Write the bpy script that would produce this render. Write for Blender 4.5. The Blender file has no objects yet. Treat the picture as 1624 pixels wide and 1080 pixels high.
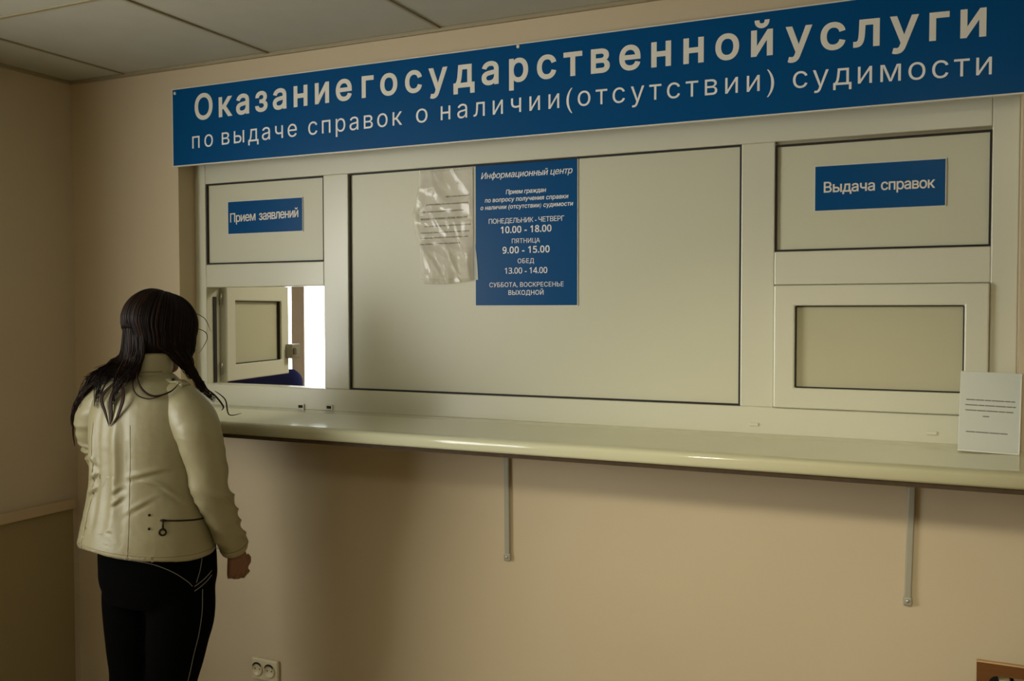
import bpy, bmesh, math, random
from mathutils import Vector, Matrix, noise
from mathutils.geometry import delaunay_2d_cdt
from mathutils.bvhtree import BVHTree

random.seed(7)
C = bpy.context.scene.collection
scene = bpy.context.scene
R = math.radians

# ---------------------------------------------------------------- camera
cam_d = bpy.data.cameras.new('camera')
cam_d.sensor_width = 36.0
cam_d.lens = 36.0 * 1491.8 / 1624.0
cam_d.clip_start = 0.05
cam = bpy.data.objects.new('camera', cam_d)
C.objects.link(cam)
cam.location = (0, -2.6, 1.55)
cam.rotation_euler = (R(90 - 1.87), R(0.06), R(25.0))
scene.camera = cam

# ---------------------------------------------------------------- world, lights, exposure
scene.view_settings.view_transform = 'Standard'
scene.view_settings.look = 'None'
scene.view_settings.gamma = 1.0
scene.view_settings.exposure = 0.22
world = bpy.data.worlds.new('daylight')
scene.world = world
world.use_nodes = True
world.node_tree.nodes['Background'].inputs['Color'].default_value = (0.95, 0.98, 1.0, 1)
world.node_tree.nodes['Background'].inputs['Strength'].default_value = 6.0


def area_light(name, loc, rot, sx, sy, power, col):
    d = bpy.data.lights.new(name, 'AREA')
    d.shape = 'RECTANGLE'
    d.size, d.size_y = sx, sy
    d.energy = power
    d.color = col
    o = bpy.data.objects.new(name, d)
    o.location = loc
    o.rotation_euler = rot
    C.objects.link(o)
    return o


# added lights, all out of view: side window, ceiling lamp, spot, office fill
area_light('added_window_light', (-3.04, -2.3, 1.55), (0, R(-90), 0), 1.3, 1.8, 28, (1.0, 0.98, 0.86))
area_light('added_ceiling_light', (0.0, -2.5, 2.385), (0, 0, 0), 0.55, 0.55, 11.5, (1.0, 0.96, 0.74))
area_light('added_office_fill', (-1.6, 1.3, 2.38), (0, 0, 0), 0.5, 0.5, 18, (1.0, 0.96, 0.8))  # added to brighten the open sash, no lamp body
sp_d = bpy.data.lights.new('added_spot_beam', 'SPOT')
sp_d.energy = 86
sp_d.color = (1.0, 0.90, 0.66)
sp_d.spot_size = R(46)
sp_d.spot_blend = 1.0
sp_d.shadow_soft_size = 0.16
sp_o = bpy.data.objects.new('added_spot_beam', sp_d)
sp_o.location = (-0.15, -2.45, 2.30)
sp_o.rotation_euler = (Vector((-0.45, 0, 0.72)) - sp_o.location).to_track_quat('-Z', 'Y').to_euler()
C.objects.link(sp_o)

# ---------------------------------------------------------------- materials


def lin(c):
    return tuple(((v / 255) / 12.92 if v / 255 <= 0.04045 else ((v / 255 + 0.055) / 1.055) ** 2.4) for v in c) + (1,)


def mat(name, rgb, rough=0.6, spec=0.5, metal=0.0, var=0.0, vscale=3.0, bump=0.0, bscale=40.0, coat=0.0):
    m = bpy.data.materials.new(name)
    m.use_nodes = True
    nt = m.node_tree
    b = nt.nodes['Principled BSDF']
    b.inputs['Base Color'].default_value = lin(rgb)
    b.inputs['Roughness'].default_value = rough
    b.inputs['Specular IOR Level'].default_value = spec
    b.inputs['Metallic'].default_value = metal
    b.inputs['Coat Weight'].default_value = coat
    tc = nt.nodes.new('ShaderNodeTexCoord')
    if var > 0:
        n = nt.nodes.new('ShaderNodeTexNoise')
        n.inputs['Scale'].default_value = vscale
        n.inputs['Detail'].default_value = 5
        nt.links.new(tc.outputs['Object'], n.inputs['Vector'])
        r = nt.nodes.new('ShaderNodeValToRGB')
        c = lin(rgb)
        r.color_ramp.elements[0].position = 0.3
        r.color_ramp.elements[1].position = 0.7
        r.color_ramp.elements[0].color = tuple(v * (1 - var) for v in c[:3]) + (1,)
        r.color_ramp.elements[1].color = tuple(min(1, v * (1 + var)) for v in c[:3]) + (1,)
        nt.links.new(n.outputs['Fac'], r.inputs['Fac'])
        nt.links.new(r.outputs['Color'], b.inputs['Base Color'])
    if bump > 0:
        n2 = nt.nodes.new('ShaderNodeTexNoise')
        n2.inputs['Scale'].default_value = bscale
        n2.inputs['Detail'].default_value = 4
        nt.links.new(tc.outputs['Object'], n2.inputs['Vector'])
        bp = nt.nodes.new('ShaderNodeBump')
        bp.inputs['Strength'].default_value = bump
        bp.inputs['Distance'].default_value = 0.01
        nt.links.new(n2.outputs['Fac'], bp.inputs['Height'])
        nt.links.new(bp.outputs['Normal'], b.inputs['Normal'])
    return m


def wood_mat(name, c1, c2):
    m = mat(name, c1, 0.45)
    nt = m.node_tree
    tc = nt.nodes.new('ShaderNodeTexCoord')
    mp = nt.nodes.new('ShaderNodeMapping')
    mp.inputs['Scale'].default_value = (2, 20, 20)
    w = nt.nodes.new('ShaderNodeTexNoise')
    w.inputs['Scale'].default_value = 3
    w.inputs['Detail'].default_value = 6
    r = nt.nodes.new('ShaderNodeValToRGB')
    r.color_ramp.elements[0].color = lin(c1)
    r.color_ramp.elements[1].color = lin(c2)
    nt.links.new(tc.outputs['Object'], mp.inputs['Vector'])
    nt.links.new(mp.outputs['Vector'], w.inputs['Vector'])
    nt.links.new(w.outputs['Fac'], r.inputs['Fac'])
    nt.links.new(r.outputs['Color'], nt.nodes['Principled BSDF'].inputs['Base Color'])
    return m


M = {}
M['wall'] = mat('cream wall paint', (198, 182, 152), 0.75, 0.3, var=0.03, vscale=1.5, bump=0.04, bscale=120)
M['wall_side'] = mat('beige side wall paint', (196, 182, 156), 0.8, 0.3, var=0.03, vscale=1.5, bump=0.04, bscale=120)
M['dado'] = mat('darker lower wall', (150, 134, 98), 0.75, 0.3, var=0.04, vscale=2)
M['rail'] = mat('rail paint', (186, 166, 132), 0.6)
M['ceiling'] = mat('ceiling tile', (182, 180, 166), 0.85, 0.2, var=0.03, vscale=9, bump=0.03, bscale=200)
M['ceil_grid'] = mat('ceiling grid', (150, 140, 112), 0.5)
M['floor'] = mat('linoleum floor', (168, 152, 124), 0.5, var=0.1, vscale=6)
M['pvc'] = mat('white pvc', (208, 206, 184), 0.28, 0.5, var=0.012, vscale=2)
M['panel'] = mat('white infill panel', (202, 200, 174), 0.42, 0.5, var=0.012, vscale=1.2)
M['gasket'] = mat('black rubber gasket', (28, 24, 16), 0.7)
M['film'] = mat('frosted film', (186, 182, 152), 0.22, 0.5, var=0.03, vscale=2.5)
M['shelf'] = mat('glossy pvc sill', (206, 204, 172), 0.11, 0.5, var=0.015, vscale=2)
M['chip'] = mat('brown chipboard edge', (62, 46, 22), 0.8, var=0.2, vscale=60)
M['bracket'] = mat('grey painted steel', (158, 154, 136), 0.45, 0.5)
M['screw'] = mat('zinc screw', (190, 186, 174), 0.35, metal=0.7)
M['blue'] = mat('blue sign film', (0, 74, 126), 0.3, 0.12, var=0.02, vscale=2)
M['edge'] = mat('sign edge', (214, 212, 200), 0.5)
M['letter'] = mat('white vinyl lettering', (226, 222, 208), 0.45)
M['letter_thin'] = mat('white printed lettering', (236, 236, 230), 0.5)
M['ink'] = mat('printed text', (62, 58, 48), 0.7)
M['faint_ink'] = mat('faint printed text', (112, 112, 100), 0.7)
M['paper'] = mat('white paper', (226, 222, 206), 0.6, var=0.015, vscale=10)
M['coldpaper'] = mat('bluish white sheet', (186, 190, 180), 0.4, var=0.015, vscale=6)
M['socket'] = mat('cream socket plastic', (206, 194, 160), 0.35)
M['dark'] = mat('dark recess shade', (22, 18, 12), 0.8)  # near-black standing for shade in slots, socket and rack
M['wood'] = wood_mat('dark brown varnished wood', (84, 50, 18), (116, 72, 28))
M['wood_top_lit'] = wood_mat('lit wood edge', (176, 138, 88), (196, 160, 112))  # paler wood paints in the light on the rack's top
M['cover'] = mat('pale green cover', (188, 188, 148), 0.5, var=0.04, vscale=12)
M['cover_page'] = mat('page edge', (220, 214, 190), 0.7)
M['skin'] = mat('skin', (122, 82, 58), 0.5, 0.4, var=0.05, vscale=40)
M['leather'] = mat('cream leather', (150, 142, 110), 0.42, 0.4, var=0.04, vscale=8, bump=0.06, bscale=90)
M['seam'] = mat('jacket seam', (112, 96, 58), 0.7)
M['zip'] = mat('dark metal zip', (44, 34, 20), 0.4, metal=0.6)
M['ringmetal'] = mat('dark metal ring', (38, 28, 16), 0.3, metal=0.7)
M['trouser'] = mat('black sports fabric', (4, 4, 4), 1.0, 0.05)
M['piping'] = mat('pale piping', (120, 116, 106), 0.7)
M['shoe'] = mat('black shoe', (18, 17, 16), 0.5)
M['hair'] = mat('dark brown hair', (18, 8, 4), 0.55, 0.15, var=0.35, vscale=30)
M['hair_light'] = mat('auburn hair ends', (44, 22, 10), 0.55, 0.2, var=0.25, vscale=30)
M['eye'] = mat('eye white', (230, 226, 220), 0.2)
M['chair'] = mat('navy fabric', (22, 32, 96), 0.8, var=0.08, vscale=30)
M['chairleg'] = mat('black plastic', (24, 24, 26), 0.4)
M['office'] = mat('office wall paint', (214, 206, 188), 0.8)
M['pier'] = mat('beige window mullion', (240, 220, 202), 0.5)
M['steel'] = mat('latch steel', (150, 144, 126), 0.35, metal=0.5)


def glass_mat(name, tint, rough, mixfac):
    m = bpy.data.materials.new(name)
    m.use_nodes = True
    nt = m.node_tree
    nt.nodes.remove(nt.nodes['Principled BSDF'])
    out = nt.nodes['Material Output']
    tr = nt.nodes.new('ShaderNodeBsdfTransparent')
    tr.inputs['Color'].default_value = tint
    gl = nt.nodes.new('ShaderNodeBsdfGlossy')
    gl.inputs['Roughness'].default_value = rough
    mx = nt.nodes.new('ShaderNodeMixShader')
    mx.inputs[0].default_value = mixfac
    nt.links.new(tr.outputs[0], mx.inputs[1])
    nt.links.new(gl.outputs[0], mx.inputs[2])
    nt.links.new(mx.outputs[0], out.inputs['Surface'])
    return m


M['glass'] = glass_mat('window glass', (0.97, 0.98, 0.98, 1), 0.02, 0.06)


def plastic_film():
    m = bpy.data.materials.new('clear plastic film')
    m.use_nodes = True
    nt = m.node_tree
    b = nt.nodes['Principled BSDF']
    b.inputs['Base Color'].default_value = lin((232, 226, 208))
    b.inputs['Roughness'].default_value = 0.16
    b.inputs['Specular IOR Level'].default_value = 0.9
    tr = nt.nodes.new('ShaderNodeBsdfTransparent')
    mx = nt.nodes.new('ShaderNodeMixShader')
    mx.inputs[0].default_value = 0.27
    out = nt.nodes['Material Output']
    nt.links.new(tr.outputs[0], mx.inputs[1])
    nt.links.new(b.outputs[0], mx.inputs[2])
    nt.links.new(mx.outputs[0], out.inputs['Surface'])
    return m


M['plastic'] = plastic_film()


# ---------------------------------------------------------------- helpers
def box(bm, x0, x1, y0, y1, z0, z1):
    vs = [bm.verts.new(p) for p in ((x0, y0, z0), (x1, y0, z0), (x1, y1, z0), (x0, y1, z0),
                                    (x0, y0, z1), (x1, y0, z1), (x1, y1, z1), (x0, y1, z1))]
    for f in ((3, 2, 1, 0), (4, 5, 6, 7), (0, 1, 5, 4), (1, 2, 6, 5), (2, 3, 7, 6), (3, 0, 4, 7)):
        bm.faces.new([vs[i] for i in f])
    return vs


def ring(bm, x0, x1, z0, z1, w, y0, y1):
    """a rectangular picture-frame ring in the xz plane"""
    box(bm, x0, x0 + w, y0, y1, z0, z1)
    box(bm, x1 - w, x1, y0, y1, z0, z1)
    box(bm, x0 + w, x1 - w, y0, y1, z1 - w, z1)
    box(bm, x0 + w, x1 - w, y0, y1, z0, z0 + w)


def mitre_ring(bm, x0, x1, z0, z1, w, y0, y1):
    """mitred ring: front, inner, outer and back faces"""
    o = [(x0, z0), (x1, z0), (x1, z1), (x0, z1)]
    i = [(x0 + w, z0 + w), (x1 - w, z0 + w), (x1 - w, z1 - w), (x0 + w, z1 - w)]
    V = lambda p, y: bm.verts.new((p[0], y, p[1]))
    of, ob = [V(p, y0) for p in o], [V(p, y1) for p in o]
    jf, jb = [V(p, y0) for p in i], [V(p, y1) for p in i]
    for k in range(4):
        n = (k + 1) % 4
        bm.faces.new((of[k], of[n], jf[n], jf[k]))
        bm.faces.new((ob[n], ob[k], jb[k], jb[n]))
        bm.faces.new((of[n], of[k], ob[k], ob[n]))
        bm.faces.new((jf[k], jf[n], jb[n], jb[k]))


def tube(bm, pts, rad, n=8, cap=True):
    pts = [Vector(p) for p in pts]
    if not hasattr(rad, '__len__'):
        rad = [rad] * len(pts)
    rings = []
    up = Vector((0, 0, 1))
    t0 = (pts[1] - pts[0]).normalized()
    if abs(t0.dot(up)) > 0.9:
        up = Vector((1, 0, 0))
    u = (up - t0 * up.dot(t0)).normalized()
    for k, p in enumerate(pts):
        a = pts[max(0, k - 1)]
        b = pts[min(len(pts) - 1, k + 1)]
        t = (b - a)
        if t.length < 1e-9:
            t = t0
        t = t.normalized()
        u = (u - t * u.dot(t))
        if u.length < 1e-6:
            u = t.orthogonal()
        u.normalize()
        v = t.cross(u)
        rings.append([bm.verts.new(p + (u * math.cos(2 * math.pi * i / n) + v * math.sin(2 * math.pi * i / n)) * rad[k]) for i in range(n)])
    for a, b in zip(rings[:-1], rings[1:]):
        for i in range(n):
            j = (i + 1) % n
            bm.faces.new((a[i], a[j], b[j], b[i]))
    if cap:
        bm.faces.new(list(reversed(rings[0])))
        bm.faces.new(rings[-1])


def spline(pts, per=6):
    """Catmull-Rom through tuples of any length"""
    out = []
    P = [tuple(p) for p in pts]
    P = [P[0]] + P + [P[-1]]
    for k in range(1, len(P) - 2):
        for s in range(per):
            t = s / per
            q = []
            for a, b, c, d in zip(P[k - 1], P[k], P[k + 1], P[k + 2]):
                q.append(0.5 * ((2 * b) + (-a + c) * t + (2 * a - 5 * b + 4 * c - d) * t * t + (-a + 3 * b - 3 * c + d) * t ** 3))
            out.append(tuple(q))
    out.append(tuple(P[-2]))
    return out


def limb(bm, ctl, per=6, n=20):
    """ctl: (x, y, z, r); rounded ends"""
    s = spline(ctl, per)
    pts = [Vector(q[:3]) for q in s]
    rad = [q[3] for q in s]
    t0 = (pts[0] - pts[1]).normalized()
    t1 = (pts[-1] - pts[-2]).normalized()
    for e in (0.5, 0.85, 0.99):
        pts.insert(0, Vector(s[0][:3]) + t0 * s[0][3] * e)
        rad.insert(0, s[0][3] * math.sqrt(max(0.0, 1 - e * e)))
        pts.append(Vector(s[-1][:3]) + t1 * s[-1][3] * e)
        rad.append(s[-1][3] * math.sqrt(max(0.0, 1 - e * e)))
    tube(bm, pts, rad, n)


def loft(bm, secs, per=5, n=40, T=None):
    """secs: (cx, cy, z, rx, ry); horizontal ellipses"""
    s = spline(secs, per)
    rings = []
    for cx, cy, z, rx, ry in s:
        r = []
        for i in range(n):
            a = 2 * math.pi * i / n
            p = Vector((cx + rx * math.cos(a), cy + ry * math.sin(a), z))
            if T:
                p = T @ p
            r.append(bm.verts.new(p))
        rings.append(r)
    for a, b in zip(rings[:-1], rings[1:]):
        for i in range(n):
            j = (i + 1) % n
            bm.faces.new((a[i], a[j], b[j], b[i]))
    bm.faces.new(list(reversed(rings[0])))
    bm.faces.new(rings[-1])


def ellipsoid(bm, c, r, rot=None, n=20, m=12):
    mt = Matrix.Translation(Vector(c)) @ (rot.to_4x4() if rot else Matrix.Identity(4)) @ Matrix.Diagonal((r[0], r[1], r[2], 1))
    bmesh.ops.create_uvsphere(bm, u_segments=n, v_segments=m, radius=1, matrix=mt)


def finish(o, bevel=0.0, smooth=False, seg=2):
    if bevel > 0:
        b = o.modifiers.new('bevel', 'BEVEL')
        b.width = bevel
        b.segments = seg
        b.limit_method = 'ANGLE'
        b.angle_limit = R(40)
    if smooth:
        for p in o.data.polygons:
            p.use_smooth = True


def obj(name, bm, m, parent=None, bevel=0.0, smooth=False, normals=True):
    if normals:
        bmesh.ops.recalc_face_normals(bm, faces=bm.faces)
    me = bpy.data.meshes.new(name)
    bm.to_mesh(me)
    bm.free()
    me.materials.append(m)
    o = bpy.data.objects.new(name, me)
    C.objects.link(o)
    if parent:
        o.parent = parent
    finish(o, bevel, smooth)
    return o


def bx(name, dims, m, parent=None, bevel=0.0):
    bm = bmesh.new()
    box(bm, *dims)
    return obj(name, bm, m, parent, bevel)


def empty(name, loc=(0, 0, 0)):
    o = bpy.data.objects.new(name, None)
    o.location = loc
    o.empty_display_size = 0.1
    C.objects.link(o)
    return o


def tag(o, label, cat, group=None):
    o['label'] = label
    o['category'] = cat
    if group:
        o['group'] = group
    return o


def structure(o):
    o['kind'] = 'structure'
    return o


def shift(o, loc):
    """give a mesh built in world coordinates under an empty at loc the right local offset"""
    o.location = (-loc[0], -loc[1], -loc[2])
    return o


# ---------------------------------------------------------------- lettering
def contours(body, spacing, shear=0.0):
    """outlines of a line of type as closed polygons"""
    c = bpy.data.curves.new('tmp', 'FONT')
    c.body = body
    c.space_character = spacing
    c.shear = shear
    o = bpy.data.objects.new('tmp', c)
    C.objects.link(o)
    dg = bpy.context.evaluated_depsgraph_get()
    cu = o.evaluated_get(dg).to_curve(dg)
    out = []
    for sp in cu.splines:
        pts = []
        if sp.type == 'BEZIER':
            bp = sp.bezier_points
            for i in range(len(bp)):
                p, q = bp[i], bp[(i + 1) % len(bp)]
                p0, p1, p2, p3 = p.co, p.handle_right, q.handle_left, q.co
                d = p3 - p0
                straight = True
                for h in (p1, p2):
                    w = h - p0
                    if abs(w.x * d.y - w.y * d.x) > 1e-4 * max(d.length, 1e-6):
                        straight = False
                n = 1 if straight else 6
                for k in range(n):
                    t = k / n
                    e = p0 * (1 - t) ** 3 + p1 * 3 * t * (1 - t) ** 2 + p2 * 3 * t * t * (1 - t) + p3 * t ** 3
                    pts.append((e.x, e.y))
        else:
            pts = [(p.co.x, p.co.y) for p in sp.points]
        cl = []
        for p in pts:
            if not cl or (p[0] - cl[-1][0]) ** 2 + (p[1] - cl[-1][1]) ** 2 > 1e-8:
                cl.append(p)
        if len(cl) > 2:
            out.append(cl)
    o.evaluated_get(dg).to_curve_clear()
    bpy.data.objects.remove(o)
    bpy.data.curves.remove(c)
    return out


def area2(p):
    return sum(p[i][0] * p[(i + 1) % len(p)][1] - p[(i + 1) % len(p)][0] * p[i][1] for i in range(len(p)))


def embolden(p, d, sgn):
    """move every edge outwards by d (holes inwards)"""
    n = len(p)
    out = []
    for i in range(n):
        a, b, c = p[i - 1], p[i], p[(i + 1) % n]
        e1 = Vector((b[0] - a[0], b[1] - a[1])).normalized()
        e2 = Vector((c[0] - b[0], c[1] - b[1])).normalized()
        n1 = Vector((e1.y, -e1.x)) * sgn
        n2 = Vector((e2.y, -e2.x)) * sgn
        m = n1 + n2
        if m.length < 1e-4:
            m = n1
        m = m.normalized()
        k = d / max(0.5, m.dot(n1))
        out.append((b[0] + m.x * k, b[1] + m.y * k))
    return out


def span(cs):
    xs = [q[0] for c in cs for q in c]
    return min(xs), max(xs)


def lettering(bm, body, x0, x1, z0, z1, cap, y, bold=0.0, shear=0.0, depth=0.0008):
    """one line or word from x0 to x1, its baseline running from z0 to z1, on the plane y facing -y"""
    s = cap / 0.728
    a, b = span(contours(body, 1.0, shear))
    sp = 1.0
    if len(body) > 1:
        a2, b2 = span(contours(body, 1.5, shear))
        sp = 1.0 + 0.5 * ((x1 - x0) / s - (b - a)) / ((b2 - a2) - (b - a))
        sp = min(2.0, max(0.9, sp))
    cs = contours(body, sp, shear)
    lo, hi = span(cs)
    k = (x1 - x0) / (hi - lo)
    # one group per glyph (outlines that overlap in x), filled by non-zero winding so that overlapping strokes merge
    order = sorted(range(len(cs)), key=lambda i: min(q[0] for q in cs[i]))
    groups, right = [], None
    for i in order:
        l_, r_ = span([cs[i]])
        if right is None or l_ > right:
            groups.append([])
            right = r_
        groups[-1].append(cs[i])
        right = max(right, r_)
    for g in groups:
        big = max(g, key=lambda c: abs(area2(c)))
        sg = 1 if area2(big) > 0 else -1
        loops = [embolden(c, bold, sg) if bold else c for c in g]
        vs, es = [], []
        for lp in loops:
            st = len(vs)
            vs += [Vector((q[0], q[1])) for q in lp]
            es += [(st + i, st + (i + 1) % len(lp)) for i in range(len(lp))]
        ov, oe, of = delaunay_2d_cdt(vs, es, [], 0, 1e-5)[:3]
        keep = []
        for f in of:
            cx_ = sum(ov[i].x for i in f) / len(f)
            cy_ = sum(ov[i].y for i in f) / len(f)
            wn = 0
            for lp in loops:
                for i in range(len(lp)):
                    p, q = lp[i - 1], lp[i]
                    if (p[1] > cy_) != (q[1] > cy_):
                        if cx_ < p[0] + (q[0] - p[0]) * (cy_ - p[1]) / (q[1] - p[1]):
                            wn += 1 if q[1] > p[1] else -1
            if wn != 0:
                keep.append(f)
        fr, bk = {}, {}
        for f in keep:
            for i in f:
                if i not in fr:
                    x = x0 + (ov[i].x - lo) * k
                    z = z0 + (z1 - z0) * (x - x0) / (x1 - x0) + ov[i].y * s
                    fr[i] = bm.verts.new((x, y - depth, z))
                    bk[i] = bm.verts.new((x, y - 0.00005, z))
        cnt = {}
        for f in keep:
            bm.faces.new([fr[i] for i in f])
            for i in range(len(f)):
                e = (f[i - 1], f[i])
                key = (min(e), max(e))
                cnt[key] = None if key in cnt else e
        for e in cnt.values():
            if e:
                bm.faces.new((fr[e[0]], fr[e[1]], bk[e[1]], bk[e[0]]))


# ================================================================= ROOM SHELL
LX, RX = -3.09, 2.2          # side walls
BY = -5.0                    # wall behind the camera
CZ = 2.43                    # ceiling
FY = 0.08                    # front plane of the service window
OX0, OX1, OZ0, OZ1 = -2.549, 0.152, 1.15, 2.13   # opening in the back wall

bm = bmesh.new()
box(bm, -5.6, OX0, 0, 0.16, 0, CZ + 0.05)
box(bm, OX1, RX + 0.1, 0, 0.16, 0, CZ + 0.05)
box(bm, OX0, OX1, 0, 0.16, 0, OZ0)
box(bm, OX0, OX1, 0, 0.16, OZ1, CZ + 0.05)
structure(obj('wall_back', bm, M['wall']))
bm = bmesh.new()
WY0, WY1, WZ0, WZ1 = -3.25, -1.35, 0.9, 2.2
box(bm, LX - 0.1, LX, WY1, 0, 0, CZ + 0.05)
box(bm, LX - 0.1, LX, BY - 0.1, WY0, 0, CZ + 0.05)
box(bm, LX - 0.1, LX, WY0, WY1, 0, WZ0)
box(bm, LX - 0.1, LX, WY0, WY1, WZ1, CZ + 0.05)
structure(obj('wall_left', bm, M['wall_side']))
w2 = structure(empty('added_window_3', (LX, -2.3, WZ0)))  # added unseen window, lets light in from the left
bm = bmesh.new()
for dims in ((WY0, WY0 + 0.06, WZ0, WZ1), (WY1 - 0.06, WY1, WZ0, WZ1), (WY0 + 0.06, WY1 - 0.06, WZ0, WZ0 + 0.06), (WY0 + 0.06, WY1 - 0.06, WZ1 - 0.06, WZ1), (-2.325, -2.275, WZ0 + 0.06, WZ1 - 0.06)):
    box(bm, LX - 0.09, LX - 0.03, *dims)
shift(obj('window_frame', bm, M['pvc'], w2, 0.003), w2.location)
structure(bx('wall_right', (RX, RX + 0.1, BY - 0.1, 0, 0, CZ + 0.05), M['wall']))
structure(bx('wall_front', (LX - 0.1, RX + 0.1, BY - 0.1, BY, 0, CZ + 0.05), M['wall']))
structure(bx('floor', (-5.7, RX + 0.1, BY - 0.1, 3.0, -0.1, 0), M['floor']))

# suspended ceiling: slab plus grid
structure(bx('ceiling', (-5.7, RX + 0.1, BY - 0.1, 3.0, CZ, CZ + 0.1), M['ceiling']))
bm = bmesh.new()
gx = [-2.80 + 0.672 * i for i in range(8)]
for x in gx:
    box(bm, x - 0.005, x + 0.005, BY, -0.012, CZ - 0.005, CZ)
y = -0.66
while y > BY:
    box(bm, LX + 0.01, RX - 0.01, y - 0.005, y + 0.005, CZ - 0.0045, CZ)
    y -= 0.66
structure(obj('trim_1', bm, M['ceil_grid']))
bm = bmesh.new()
box(bm, LX, RX, -0.014, 0, CZ - 0.012, CZ)
box(bm, LX, LX + 0.014, BY, -0.014, CZ - 0.012, CZ)
structure(obj('trim_2', bm, M['ceil_grid'], bevel=0.002))

# lower part of the left wall: board darker than the wall above, under a pale rail
structure(bx('trim_3', (LX, LX + 0.008, BY, -0.03, 0, 0.782), M['dado']))
structure(bx('trim_4', (LX, LX + 0.026, BY, -0.028, 0.782, 0.82), M['rail'], bevel=0.004))
structure(bx('baseboard_back', (LX, RX, -0.015, 0, 0, 0.07), M['rail'], bevel=0.003))

# body of the added ceiling luminaire, out of view
lam = tag(empty('added_ceiling_lamp', (0.0, -2.5, CZ)), 'added square ceiling lamp, unseen, lighting the waiting area', 'lamp')
bm = bmesh.new()
box(bm, -0.32, 0.32, -2.82, -2.18, CZ - 0.02, CZ - 0.001)
shift(obj('housing', bm, M['edge'], lam, 0.004), lam.location)

spl = tag(empty('added_spotlight', (-0.15, -2.45, CZ)), 'added unseen ceiling spot brightening the wall under the shelf', 'lamp')  # added with its beam to brighten the lower wall
bm = bmesh.new()
tube(bm, [(-0.15, -2.45, CZ - 0.001), (-0.15, -2.45, CZ - 0.055)], 0.012, 10)
bmesh.ops.create_cone(bm, cap_ends=True, segments=20, radius1=0.05, radius2=0.03, depth=0.05, matrix=Matrix.Translation((-0.15, -2.47, CZ - 0.07)))
shift(obj('lamp_body', bm, M['chairleg'], spl, smooth=True), spl.location)

# ---------------------------------------------------------------- back office behind the hatch
bm = bmesh.new()
OW = (-4.12, -3.25, 0.85, 2.25)
box(bm, -5.6, OW[0], 2.4, 2.55, 0, CZ)
box(bm, OW[1], 0.6, 2.4, 2.55, 0, CZ)
box(bm, OW[0], OW[1], 2.4, 2.55, 0, OW[2])
box(bm, OW[0], OW[1], 2.4, 2.55, OW[3], CZ)
structure(obj('wall_office_back', bm, M['office']))
structure(bx('wall_office_left', (-5.7, -5.6, 0, 2.55, 0, CZ), M['office']))
structure(bx('wall_office_right', (0.6, 0.7, 0.16, 2.55, 0, CZ), M['office']))
w3 = structure(empty('window_2', (-3.7, 2.45, 0.85)))
bm = bmesh.new()
ring(bm, OW[0], OW[1], OW[2], OW[3], 0.06, 2.42, 2.49)
shift(obj('window_frame', bm, M['pvc'], w3, 0.004), w3.location)
shift(bx('mullion', (-3.955, -3.85, 2.425, 2.46, OW[2], OW[3]), M['pier'], w3, 0.004), w3.location)
bm = bmesh.new()
box(bm, OW[0] + 0.06, OW[1] - 0.06, 2.45, 2.456, OW[2] + 0.06, OW[3] - 0.06)
shift(obj('pane', bm, M['glass'], w3), w3.location)

# office chair seen under the open sash
oc = tag(empty('office_chair', (-3.06, 1.0, 0)), 'dark blue fabric office chair back seen through the open hatch', 'chair')
bm = bmesh.new()
loft(bm, [(0, 0.06, 0.62, 0.16, 0.025), (0, 0.05, 0.7, 0.225, 0.04), (0, 0.06, 0.9, 0.235, 0.045), (0, 0.07, 1.1, 0.235, 0.045),
          (0, 0.08, 1.22, 0.225, 0.04), (0, 0.08, 1.262, 0.18, 0.02)], 4, 28)
obj('backrest', bm, M['chair'], oc, smooth=True)
bm = bmesh.new()
loft(bm, [(0, -0.18, 0.44, 0.2, 0.18), (0, -0.18, 0.46, 0.235, 0.22), (0, -0.18, 0.5, 0.235, 0.22), (0, -0.18, 0.52, 0.2, 0.19)], 3, 28)
obj('seat', bm, M['chair'], oc, smooth=True)
bm = bmesh.new()
tube(bm, [(0, -0.18, 0.07), (0, -0.18, 0.445)], 0.025, 12)
obj('column', bm, M['chairleg'], oc, smooth=True)
bm = bmesh.new()
tube(bm, [(0, -0.1, 0.45), (0, 0.1, 0.44), (0, 0.125, 0.55), (0, 0.1, 0.8)], 0.014, 8)
obj('back_support', bm, M['chairleg'], oc, smooth=True)
bm = bmesh.new()
for k in range(5):
    a = 2 * math.pi * k / 5
    tube(bm, [(0, -0.18, 0.09), (0.26 * math.cos(a), -0.18 + 0.26 * math.sin(a), 0.06)], [0.02, 0.013], 8)
obj('base', bm, M['chairleg'], oc, smooth=True)
for k in range(5):
    a = 2 * math.pi * k / 5
    bm = bmesh.new()
    ellipsoid(bm, (0.26 * math.cos(a), -0.18 + 0.26 * math.sin(a), 0.027), (0.022, 0.022, 0.027), None, 12, 8)
    obj('caster', bm, M['chairleg'], oc, smooth=True)

# ================================================================= SERVICE WINDOW
win = structure(empty('window_1', (-1.2, FY, 1.2)))


def wpart(name, bm, m, parent=None, bevel=0.0, smooth=False):
    o = obj(name, bm, m, parent or win, bevel, smooth)
    if parent is None:
        shift(o, win.location)
    return o


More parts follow.
